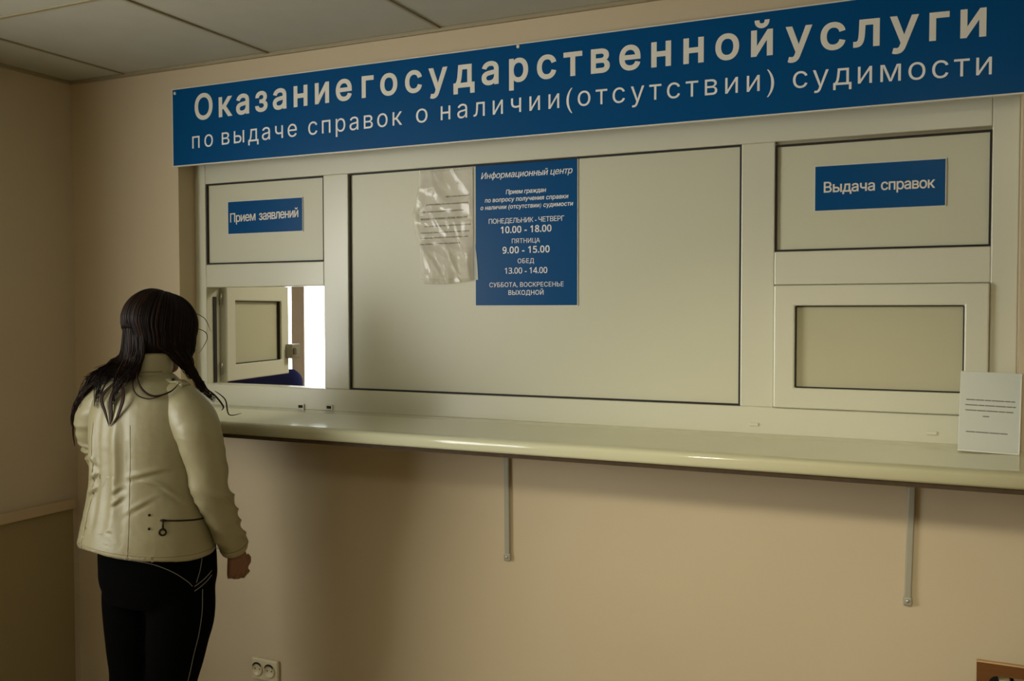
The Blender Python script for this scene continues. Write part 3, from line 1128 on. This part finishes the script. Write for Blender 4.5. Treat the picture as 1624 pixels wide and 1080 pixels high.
# legs
for s in (-1, 1):
    limb(bm, [(s * 0.085, 0, 0.80, 0.085), (s * 0.084 - 0.004, -0.008, 0.62, 0.07), (s * 0.072 - 0.013, -0.018, 0.46, 0.052), (s * 0.070 - 0.016, -0.028, 0.32, 0.05), (s * 0.070 - 0.016, -0.032, 0.10, 0.034)], 5, 18)
    limb(bm, [(s * 0.070 - 0.016, -0.045, 0.05, 0.032), (s * 0.074 - 0.016, 0.04, 0.04, 0.03), (s * 0.080 - 0.016, 0.12, 0.03, 0.022)], 4, 14)
bm.verts.ensure_lookup_table()
for v in bm.verts:                    # the hips stand a little forward of the shoulders
    k = min(1.0, max(0.0, (1.02 - v.co.z) / 0.15)) if abs(v.co.x) < 0.19 else 0.0
    v.co.x += 0.017 * k
    v.co.y += 0.020 * k
body = mesh_obj('body', remesh(bm, 0.0042, 3, 0.4), M['skin'], person)
for s in (-1, 1):
    bm = bmesh.new()
    ellipsoid(bm, HT @ Vector((s * 0.029, 0.0765, 0.0)), (0.0125, 0.0095, 0.006), HT.to_3x3(), 14, 10)
    obj('eye', bm, M['eye'], person, smooth=True)

# --- trousers
bm = bmesh.new()
loft(bm, [(0, -0.005, 0.70, 0.160, 0.122), (0, -0.006, 0.745, 0.178, 0.142), (0, -0.006, 0.80, 0.183, 0.147), (0, -0.006, 0.86, 0.180, 0.143), (0, -0.003, 0.92, 0.165, 0.13),
          (0, 0, 0.97, 0.155, 0.118)], 5, 44)
for s in (-1, 1):
    limb(bm, [(s * 0.088, -0.006, 0.78, 0.094), (s * 0.089, -0.006, 0.69, 0.097), (s * 0.083 - 0.006, -0.010, 0.58, 0.087), (s * 0.072 - 0.013, -0.018, 0.46, 0.074), (s * 0.070 - 0.016, -0.026, 0.32, 0.069),
              (s * 0.070 - 0.016, -0.030, 0.12, 0.067), (s * 0.070 - 0.016, -0.030, 0.06, 0.069)], 5, 24)
bmesh.ops.transform(bm, matrix=LEG, verts=bm.verts)
me = remesh(bm, 0.0065, 8, 0.5)
for v in me.vertices:
    q = v.co
    k = 1.0 if q.z < 0.78 else max(0.25, 1 - (q.z - 0.78) / 0.08)
    v.co += v.normal * 0.004 * k * noise.noise(Vector((q.x * 9, q.y * 9, q.z * 14)))
trousers = mesh_obj('trousers', me, M['trouser'], person)
tv = [v.co.copy() for v in me.vertices]
TB = BVHTree.FromPolygons(tv, [tuple(p.vertices) for p in me.polygons])

# --- jacket: body panel and two sleeves
VR = [Vector(p) for p in ARM_R]
VL = [Vector(p) for p in ARM_L]


def dist_seg(q, a, b):
    ab = b - a
    t = max(0, min(1, (q - a).dot(ab) / ab.length_squared))
    return (q - a - ab * t).length, t


def ridge(x, c, w):
    return math.exp(-((x - c) / w) ** 2)


bm = bmesh.new()
loft(bm, [(-0.002, -0.010, 0.846, 0.212, 0.166), (-0.001, -0.010, 0.875, 0.208, 0.162), (0, -0.008, 0.95, 0.197, 0.150), (0, -0.004, 1.03, 0.187, 0.139), (0, -0.002, 1.11, 0.186, 0.137),
          (0, -0.002, 1.19, 0.188, 0.137), (0, -0.004, 1.26, 0.182, 0.126), (0, -0.008, 1.305, 0.164, 0.106), (0, -0.004, 1.338, 0.122, 0.084), (0, 0.002, 1.358, 0.084, 0.072),
          (0, 0.006, 1.37, 0.068, 0.066)], 5, 56)
loft(bm, [(0, 0.004, 1.33, 0.074, 0.070), (0, 0.008, 1.375, 0.066, 0.066), (0, 0.016, 1.41, 0.063, 0.065), (0, 0.020, 1.425, 0.061, 0.063)], 4, 36)
me = remesh(bm, 0.0048, 5, 0.5)
for v in me.vertices:
    q = v.co.copy()
    n = v.normal.copy()
    ang = math.degrees(math.atan2(q.y + 0.005, q.x))       # -90 is the spine, 0 the right side
    up = min(1, max(0, (1.33 - q.z) / 0.06))
    d = 0.0
    # long drape folds: two shallow ridges beside the spine, one at the left side, tapering to the hem
    mid = ridge(q.z, 1.10, 0.15)
    wob = 6 * noise.noise(Vector((q.z * 7, 1.0, 0)))
    d += 0.0065 * ridge(ang, -83 + wob, 5) * mid
    d -= 0.0050 * ridge(ang, -97 + wob, 7) * mid
    d -= 0.0045 * ridge(ang, -70 + wob, 6) * mid
    d += 0.0060 * ridge(ang, -128 + wob * 1.4, 7) * ridge(q.z, 1.08, 0.17)
    d -= 0.0065 * ridge(ang, -113 + wob, 5) * ridge(q.z, 1.08, 0.17)
    # short slanting creases: two under the right shoulder blade, a fan at the left of the waist
    for c, zc, sl_, L, amp in ((-47, 1.062, 0.0006, 16, 0.006), (-40, 1.035, -0.0008, 12, 0.005), (-125, 1.00, 0.0012, 12, 0.006), (-122, 1.045, 0.001, 11, 0.005), (-128, 1.095, -0.0012, 11, 0.005),
                               (-78, 0.985, 0.0015, 8, 0.005), (-80, 1.015, 0.0013, 7, 0.004), (-52, 0.975, 0.0014, 12, 0.004), (-25, 1.01, -0.0022, 12, 0.005)):
        t = q.z - zc - 0.03 - sl_ * (ang - c)
        d += amp * ridge(ang, c, L) * (ridge(t, 0.006, 0.007) - 0.9 * ridge(t, -0.008, 0.006))
    d += up * 0.0030 * noise.noise(Vector((ang * 0.035, q.z * 6, 5.1)))
    if q.z < 0.90:
        d += 0.003 * math.sin(math.radians(ang) * 3 + 1.0) * (0.90 - q.z) / 0.05
    d -= 0.005 * ridge(q.z, 1.368, 0.005)
    d += 0.0008 * noise.noise(q * 45)
    v.co = q + n * d
    if q.z < 0.95:                    # the hem rides up at the back
        v.co.z += 0.028 * ridge(ang, -118, 62) * (0.95 - q.z) / 0.1
jacket = mesh_obj('jacket', me, M['leather'], person)
jv = [v.co.copy() for v in me.vertices]
jp = [tuple(p.vertices) for p in me.polygons]
TORSO = BVHTree.FromPolygons(jv, jp)
for vv, ctl in ((VR, [(0.128, -0.006, 1.292, 0.056), (0.166, -0.009, 1.258, 0.066), (0.190, -0.010, 1.225, 0.068), ARM_R[1] + (0.064,), (0.220, 0.0, 1.12, 0.058), ARM_R[2] + (0.053,), (0.227, 0.04, 0.99, 0.050),
                      ARM_R[3] + (0.047,), (0.217, 0.105, 0.870, 0.043), (0.2145, 0.116, 0.850, 0.042)]),
                (VL, [(-0.128, -0.006, 1.292, 0.056), (-0.166, -0.009, 1.258, 0.066), (-0.188, -0.008, 1.235, 0.067), ARM_L[1] + (0.061,), (-0.216, 0.018, 1.15, 0.056), ARM_L[2] + (0.052,), ARM_L[3] + (0.047,),
                      (-0.112, 0.160, 1.184, 0.041), (-0.096, 0.169, 1.194, 0.040)])):
    bm = bmesh.new()
    limb(bm, ctl, 5, 32)
    # flat cuff instead of a rounded end
    me = remesh(bm, 0.0045, 3, 0.5)
    e = vv[4]
    ax = (vv[4] - vv[3]).normalized()
    for v in me.vertices:
        over = (v.co - e).dot(ax) - 0.012
        if over > 0:
            v.co -= ax * over * 0.9
    for v in me.vertices:
        q = v.co.copy()
        n = v.normal.copy()
        if vv is VR:
            w = 0.22 + ridge(q.z, 0.99, 0.07) + 0.8 * ridge(q.z, 0.895, 0.035)
            u = q.z + 0.55 * (q.y - 0.02) + 0.25 * q.x
            w *= min(1, max(0, (1.24 - q.z) / 0.06))
        else:
            w = 0.35 + ridge(q.z, 1.12, 0.06)
            u = q.z - 0.4 * q.y
        t = noise.noise(Vector((u * 30, q.x * 7 + 1.7, q.y * 7)))
        t2 = noise.noise(Vector((u * 15 + 9, q.x * 5, q.y * 5)))
        d = w * (0.0115 * (0.32 - abs(t) * 1.5) + 0.005 * t2)
        if (q - e).dot(ax) > 0.0:
            d *= 0.3
        v.co = q + n * (d + 0.0008 * noise.noise(q * 45))
    sl_o = mesh_obj('sleeve', me, M['leather'], jacket)
    k0 = len(jv)
    jv += [v.co.copy() for v in me.vertices]
    jp += [tuple(i + k0 for i in p.vertices) for p in me.polygons]
JB = BVHTree.FromPolygons(jv, jp)


def on_surface(tree, pts, lift):
    """pts: (angle in degrees, z[, ratio]); rays shot inwards to the body axis"""
    out = []
    for a, z in pts:
        o_ = Vector((0.6 * math.cos(R(a)), 0.6 * 0.82 * math.sin(R(a)) - 0.005, z))
        hit = tree.ray_cast(o_, (Vector((0, -0.005, z)) - o_).normalized())
        if hit[0] is not None:
            out.append(hit[0] + hit[1] * lift)
    return out


def line(name, tree, pts, rad, m, parent, lift=0.0006, per=8):
    p = on_surface(tree, spline(pts, per), lift)
    bm = bmesh.new()
    tube(bm, p, rad, 6)
    return obj(name, bm, m, parent, smooth=True)


# trouser piping: yoke curve, side stripe pair and chevrons
line('piping', TB, [(-150, 0.856), (-120, 0.854), (-90, 0.852), (-65, 0.850), (-45, 0.841), (-28, 0.818), (-14, 0.786), (-8, 0.767)], 0.0011, M['piping'], trousers)
line('piping', TB, [(3, 0.845), (0, 0.81), (-4, 0.775)], 0.0011, M['piping'], trousers)
line('piping', TB, [(-6, 0.765), (4, 0.778), (16, 0.796)], 0.0013, M['piping'], trousers, per=5)
line('piping', TB, [(-6, 0.752), (4, 0.765), (16, 0.783)], 0.0013, M['piping'], trousers, per=5)
p = []
for k in range(40):
    z = 0.752 - k * (0.752 - 0.08) / 39
    cx_ = 0.100 - 0.028 * min(1, k / 16)
    cy_ = 0.010
    an = R(-4 - 11 * min(1, k / 16))
    hit = TB.ray_cast(Vector((cx_ + 0.4 * math.cos(an), cy_ + 0.4 * math.sin(an), z)), Vector((-math.cos(an), -math.sin(an), 0)))
    if hit[0] is not None:
        p.append(hit[0] + hit[1] * 0.0006)
bm = bmesh.new()
tube(bm, p, 0.0012, 6)
obj('side_stripe', bm, M['piping'], trousers, smooth=True)
line('waistband_stitching', TB, [(-150, 0.868), (-130, 0.869), (-108, 0.867)], 0.0011, M['piping'], trousers)

# jacket details
line('pocket_zip', TORSO, [(-36, 0.966), (-18, 0.960), (0, 0.955), (22, 0.952)], 0.0026, M['zip'], jacket, 0.0004)
pz = on_surface(TORSO, [(-36, 0.966)], 0.003)[0]
pull = None
bm = bmesh.new()
ellipsoid(bm, pz, (0.011, 0.009, 0.0035), None, 12, 8)
tube(bm, [pz + Vector((0, -0.001, 0)), pz + Vector((0.001, -0.003, -0.022))], 0.0024, 8)
pull = obj('zip_pull', bm, M['ringmetal'], jacket, smooth=True)
rc = pz + Vector((0.001, -0.004, -0.032))
rn = Vector((0.69, -0.72, 0)).normalized()
ru = Vector((0.72, 0.69, 0))
bm = bmesh.new()
tube(bm, [rc + ru * 0.0085 * math.cos(2 * math.pi * k / 24) + Vector((0, 0, 0.0085 * math.sin(2 * math.pi * k / 24))) for k in range(25)], 0.0028, 8)
obj('pull_ring', bm, M['ringmetal'], pull, smooth=True)
for a, z in ((-48, 0.982), (-48.5, 0.945)):
    p0 = on_surface(TORSO, [(a, z)], 0.001)[0]
    bm = bmesh.new()
    ellipsoid(bm, p0, (0.0036, 0.0036, 0.0036), None, 12, 8)
    obj('rivet', bm, M['ringmetal'], jacket, smooth=True)
line('hem_seam', TORSO, [(-200 + 20 * k, 0.862 + 0.024 * ridge(-200 + 20 * k, -118, 62)) for k in range(13)], 0.0006, M['seam'], jacket, 0.0002)
for a0 in (-118, -66):
    line('back_seam', TORSO, [(a0, 0.87), (a0, 0.95), (a0 * 0.97 - 3, 1.05), (a0, 1.15), (a0, 1.23)], 0.0008, M['seam'], jacket, 0.0001)
line('collar_seam', TORSO, [(-180 + 15 * k, 1.372) for k in range(13)], 0.0009, M['seam'], jacket, 0.0002)
# shoulder straps
for s in (-1, 1):
    bm = bmesh.new()
    top = []
    for k in range(9):
        x = s * (0.098 + 0.062 * k / 8)
        row = []
        for yy in (-0.026, 0.004):
            hit = JB.ray_cast(Vector((x, yy, 1.6)), Vector((0, 0, -1)))
            row.append(hit[0] + hit[1] * 0.003)
        top.append(row)
    vs = [[bm.verts.new(p_) for p_ in row] for row in top]
    for a, b in zip(vs[:-1], vs[1:]):
        bm.faces.new((a[0], a[1], b[1], b[0]))
    o = obj('shoulder_strap', bm, M['leather'], jacket, smooth=True)
    sd = o.modifiers.new('thick', 'SOLIDIFY')
    sd.thickness = 0.005
    sd.offset = 0
    hit = JB.ray_cast(Vector((s * 0.108, -0.011, 1.6)), Vector((0, 0, -1)))
    bm = bmesh.new()
    ellipsoid(bm, hit[0] + hit[1] * 0.006, (0.005, 0.005, 0.003), None, 12, 8)
    obj('strap_button', bm, M['ringmetal'], o, smooth=True)
# cuff strap on the right sleeve
bm = bmesh.new()
cpt = Vector((0.2155, 0.110, 0.862))
cd = (Vector(ARM_R[4]) - Vector(ARM_R[3])).normalized()
u_ = Vector((1, 0, 0))
u_ = (u_ - cd * u_.dot(cd)).normalized()
v_ = cd.cross(u_)
ringp = []
for k in range(33):
    a = 2 * math.pi * k / 32
    dirv = u_ * math.cos(a) + v_ * math.sin(a)
    hit = JB.ray_cast(cpt + dirv * 0.2, -dirv)
    if hit[0] is not None and (hit[0] - cpt).length < 0.09:
        ringp.append(hit[0] + hit[1] * 0.0004)
if len(ringp) > 4:
    tube(bm, ringp, 0.001, 6)
    obj('cuff_seam', bm, M['seam'], jacket, smooth=True)

# shoes
for s in (-1, 1):
    bm = bmesh.new()
    limb(bm, [(s * 0.072, -0.045, 0.045, 0.036), (s * 0.076, 0.045, 0.042, 0.038), (s * 0.082, 0.135, 0.034, 0.031), (s * 0.085, 0.17, 0.03, 0.024)], 5, 18)
    for v in bm.verts:
        v.co.z = max(0.002, v.co.z)
    obj('shoe', bm, M['shoe'], person, smooth=True)

# --- hair: a cap close to the skull plus locks that fall to both sides of the collar
HR = Vector((0.084, 0.104, 0.098))


def push(q, lift):
    loc, nor, idx, dist = JB.find_nearest(q)
    if loc is not None and (q - loc).dot(nor) < lift:
        return loc + nor * lift
    return q


capb = bmesh.new()
ellipsoid(capb, (0, -0.006, 0.02), (0.080, 0.100, 0.095), None, 36, 24)
ellipsoid(capb, (0, -0.030, -0.020), (0.074, 0.056, 0.072), None, 30, 20)
for v in capb.verts:
    if v.co.y > 0.045 and v.co.z < 0.06:
        v.co.y = 0.045 - 0.01 * (v.co.y - 0.045)
bmesh.ops.transform(capb, matrix=HT, verts=capb.verts)
bmesh.ops.recalc_face_normals(capb, faces=capb.faces)
hair = obj('hair', capb, M['hair'], person, smooth=True)

rs = random.Random(21)
HTZ = HT.to_3x3() @ Vector((0, 0, 1))


def strand(phi, kind):
    """one lock: starts at the parting, follows the head down to the nape, then falls to its side"""
    j = lambda a: rs.uniform(-a, a)
    lift = rs.uniform(0.0, 0.009)
    ph = R(phi)
    pts = []
    top_y = -0.02 + 0.05 * math.cos(ph)
    low = {'left_back': 0.040, 'left': 0.055, 'right': 0.060, 'nape': 0.074}[kind]
    f0 = 0.0
    for k in range(11):
        t = k / 10
        pol = R(5 + 85 * min(1, t / 0.62))
        st = math.sin(pol)
        drop = max(0.0, t - 0.62) / 0.38 * low
        out_ = min(1.0, max(0.0, (phi - 165) / 70))
        inn_ = 1.0 + (drop / 0.06) ** 1.5 * (-0.08 + 0.20 * out_)
        q = HT @ Vector(((HR.x + lift) * st * math.sin(ph) * inn_, (HR.y + lift) * st * math.cos(ph) * inn_ + top_y * (1 - t) * 0.4, 0.02 + (HR.z + lift * 0.5) * math.cos(pol)))
        q -= HTZ.lerp(Vector((0, 0, 1)), min(1.0, drop / 0.04)) * drop
        pts.append(q)
    e = pts[-1]
    tip = 0.7
    if kind == 'left_back':           # over the back of the left shoulder, gathered into a few pointed tails
        f = min(1, max(0, (262 - phi) / 110 + j(.12)))
        sx = -0.125 + 0.165 * f
        pts += [Vector((e.x * 0.62 + sx * 0.38, e.y * 0.75 - 0.018, 1.415 + j(.006))), Vector((sx * 0.85 + e.x * 0.1 + j(.010), -0.085 + j(.01), 1.368 + j(.008)))]
        tails = (-0.125, -0.062, 0.004)
        near = min(tails, key=lambda a: abs(a - sx))
        if rs.random() < 0.75:
            pts += [Vector((sx * 0.6 + near * 0.4 + j(.010), -0.112, 1.350 + j(.012)))]
            if rs.random() < 0.22:
                pts += [Vector((near + j(.008), -0.13, 1.29 + j(.02)))]
        else:
            pts[-1].z += 0.01
    elif kind == 'left':              # outside of the left shoulder
        f = rs.random()
        pts += [Vector((-0.092 - 0.018 * f + j(.008), -0.01 + j(.02), 1.405)), Vector((-0.128 + j(.014), -0.03 + j(.025), 1.362)), Vector((-0.158 + j(.016), -0.05 + j(.02), 1.343 + j(.010)))]
        if rs.random() < 0.25:
            pts += [Vector((-0.215 + j(.010), -0.06 + j(.015), 1.275)), Vector((-0.245 + j(.008), -0.05 + j(.015), 1.21 + j(.02)))]
    elif kind == 'right':             # in front of the right shoulder
        f = rs.random()
        pts += [Vector((0.080 + 0.012 * f + j(.006), 0.072 + j(.016), 1.395)), Vector((0.100 + j(.008), 0.082 + j(.012), 1.360)), Vector((0.122 + j(.010), 0.090 + j(.012), 1.325 + j(.012)))]
        if rs.random() < 0.25:
            pts += [Vector((0.155 + j(.010), 0.105 + j(.01), 1.285 + j(.012)))]
    else:                             # short swing across the nape towards the right front
        pts += [Vector((e.x * 0.85 + 0.022, e.y + 0.028, e.z - 0.012 + j(.004))), Vector((0.080 + j(.008), 0.055 + j(.012), 1.393 + j(.006))), Vector((0.102 + j(.008), 0.075 + j(.01), 1.355 + j(.01)))]
    sp = [Vector(q) for q in spline([tuple(q) for q in pts], 4)]
    out = []
    wav = rs.uniform(0, 6.28)
    for k, q in enumerate(sp):
        t = k / (len(sp) - 1)
        if t > 0.5:
            q = q + Vector((math.sin(k * 0.45 + wav), math.cos(k * 0.4 + wav), 0)) * 0.004 * (t - 0.5)
            if q.z < 1.44:
                q = push(q, 0.003 + lift * 0.7)
        out.append(q)
    return out


def add_strands(items, m, name):
    bm_ = bmesh.new()
    for phi, kind, r0 in items:
        p_ = strand(phi, kind)
        L_ = len(p_)
        tube(bm_, p_, [r0 * (0.6 + 0.4 * min(1, k / 4)) * (1.0 if k < L_ * 0.7 else max(0.12, 1 - (k - L_ * 0.7) / (L_ * 0.32))) for k in range(L_)], 5)
    return obj(name, bm_, m, hair, smooth=True)


items = []
for k in range(430):
    items.append((rs.uniform(150, 265), 'left_back', rs.uniform(0.0018, 0.0036)))
for k in range(150):
    items.append((rs.uniform(258, 312), 'left', rs.uniform(0.0016, 0.003)))
for k in range(230):
    items.append((rs.uniform(50, 108), 'right', rs.uniform(0.0016, 0.003)))
for k in range(260):
    items.append((rs.uniform(98, 172), 'nape', rs.uniform(0.0018, 0.0034)))
rs.shuffle(items)
cut = int(len(items) * 0.85)
add_strands(items[:cut], M['hair'], 'locks')
add_strands(items[cut:], M['hair_light'], 'auburn_locks')

# a few single strands: the loop across the back, tails over the shoulder and wisps by the face
def wisp(ctl, r0, lift=0.003):
    p_ = [push(Vector(q), lift) for q in spline(ctl, 7)]
    L_ = len(p_)
    bm = bmesh.new()
    tube(bm, p_, [r0 * max(0.2, math.sin(math.pi * (0.12 + 0.8 * k / (L_ - 1)))) for k in range(L_)], 5)
    obj('loose_strand', bm, M['hair_light'], hair, smooth=True)


wisp([(0.03, -0.05, 1.41), (0.05, -0.085, 1.365), (0.085, -0.10, 1.328), (0.12, -0.09, 1.310), (0.15, -0.06, 1.322), (0.155, -0.03, 1.345)], 0.0034)
wisp([(0.025, -0.05, 1.41), (0.04, -0.09, 1.355), (0.07, -0.11, 1.318), (0.105, -0.10, 1.303), (0.135, -0.08, 1.31)], 0.0022)
for dx, w in ((-0.018, 0.02), (0.004, 0.006), (0.030, -0.014)):
    for q in (0.0, 0.004, -0.004):
        wisp([(dx * 0.6 + q, -0.11, 1.345), (dx - w + q, -0.13, 1.305), (dx + q * .6, -0.135, 1.26), (0.0 + dx * 0.3, -0.135, 1.225)], 0.0026)
for q in (0.0, 0.006, -0.006):
    wisp([(-0.10 + q, -0.01, 1.40), (-0.165 + q, -0.04, 1.33), (-0.215, -0.055 + q, 1.265), (-0.250, -0.05, 1.20), (-0.262, -0.035, 1.14)], 0.0036)
wisp([(0.075, 0.10, 1.50), (0.095, 0.135, 1.485), (0.098, 0.14, 1.46), (0.085, 0.12, 1.42)], 0.0013)
wisp([(0.06, 0.12, 1.545), (0.09, 0.14, 1.525), (0.105, 0.15, 1.485)], 0.0012)
wisp([(0.11, 0.095, 1.33), (0.15, 0.11, 1.30), (0.172, 0.125, 1.265), (0.157, 0.135, 1.25)], 0.0028, 0.006)
wisp([(0.15, 0.115, 1.31), (0.185, 0.12, 1.285), (0.19, 0.13, 1.24), (0.22, 0.15, 1.243)], 0.0022, 0.006)
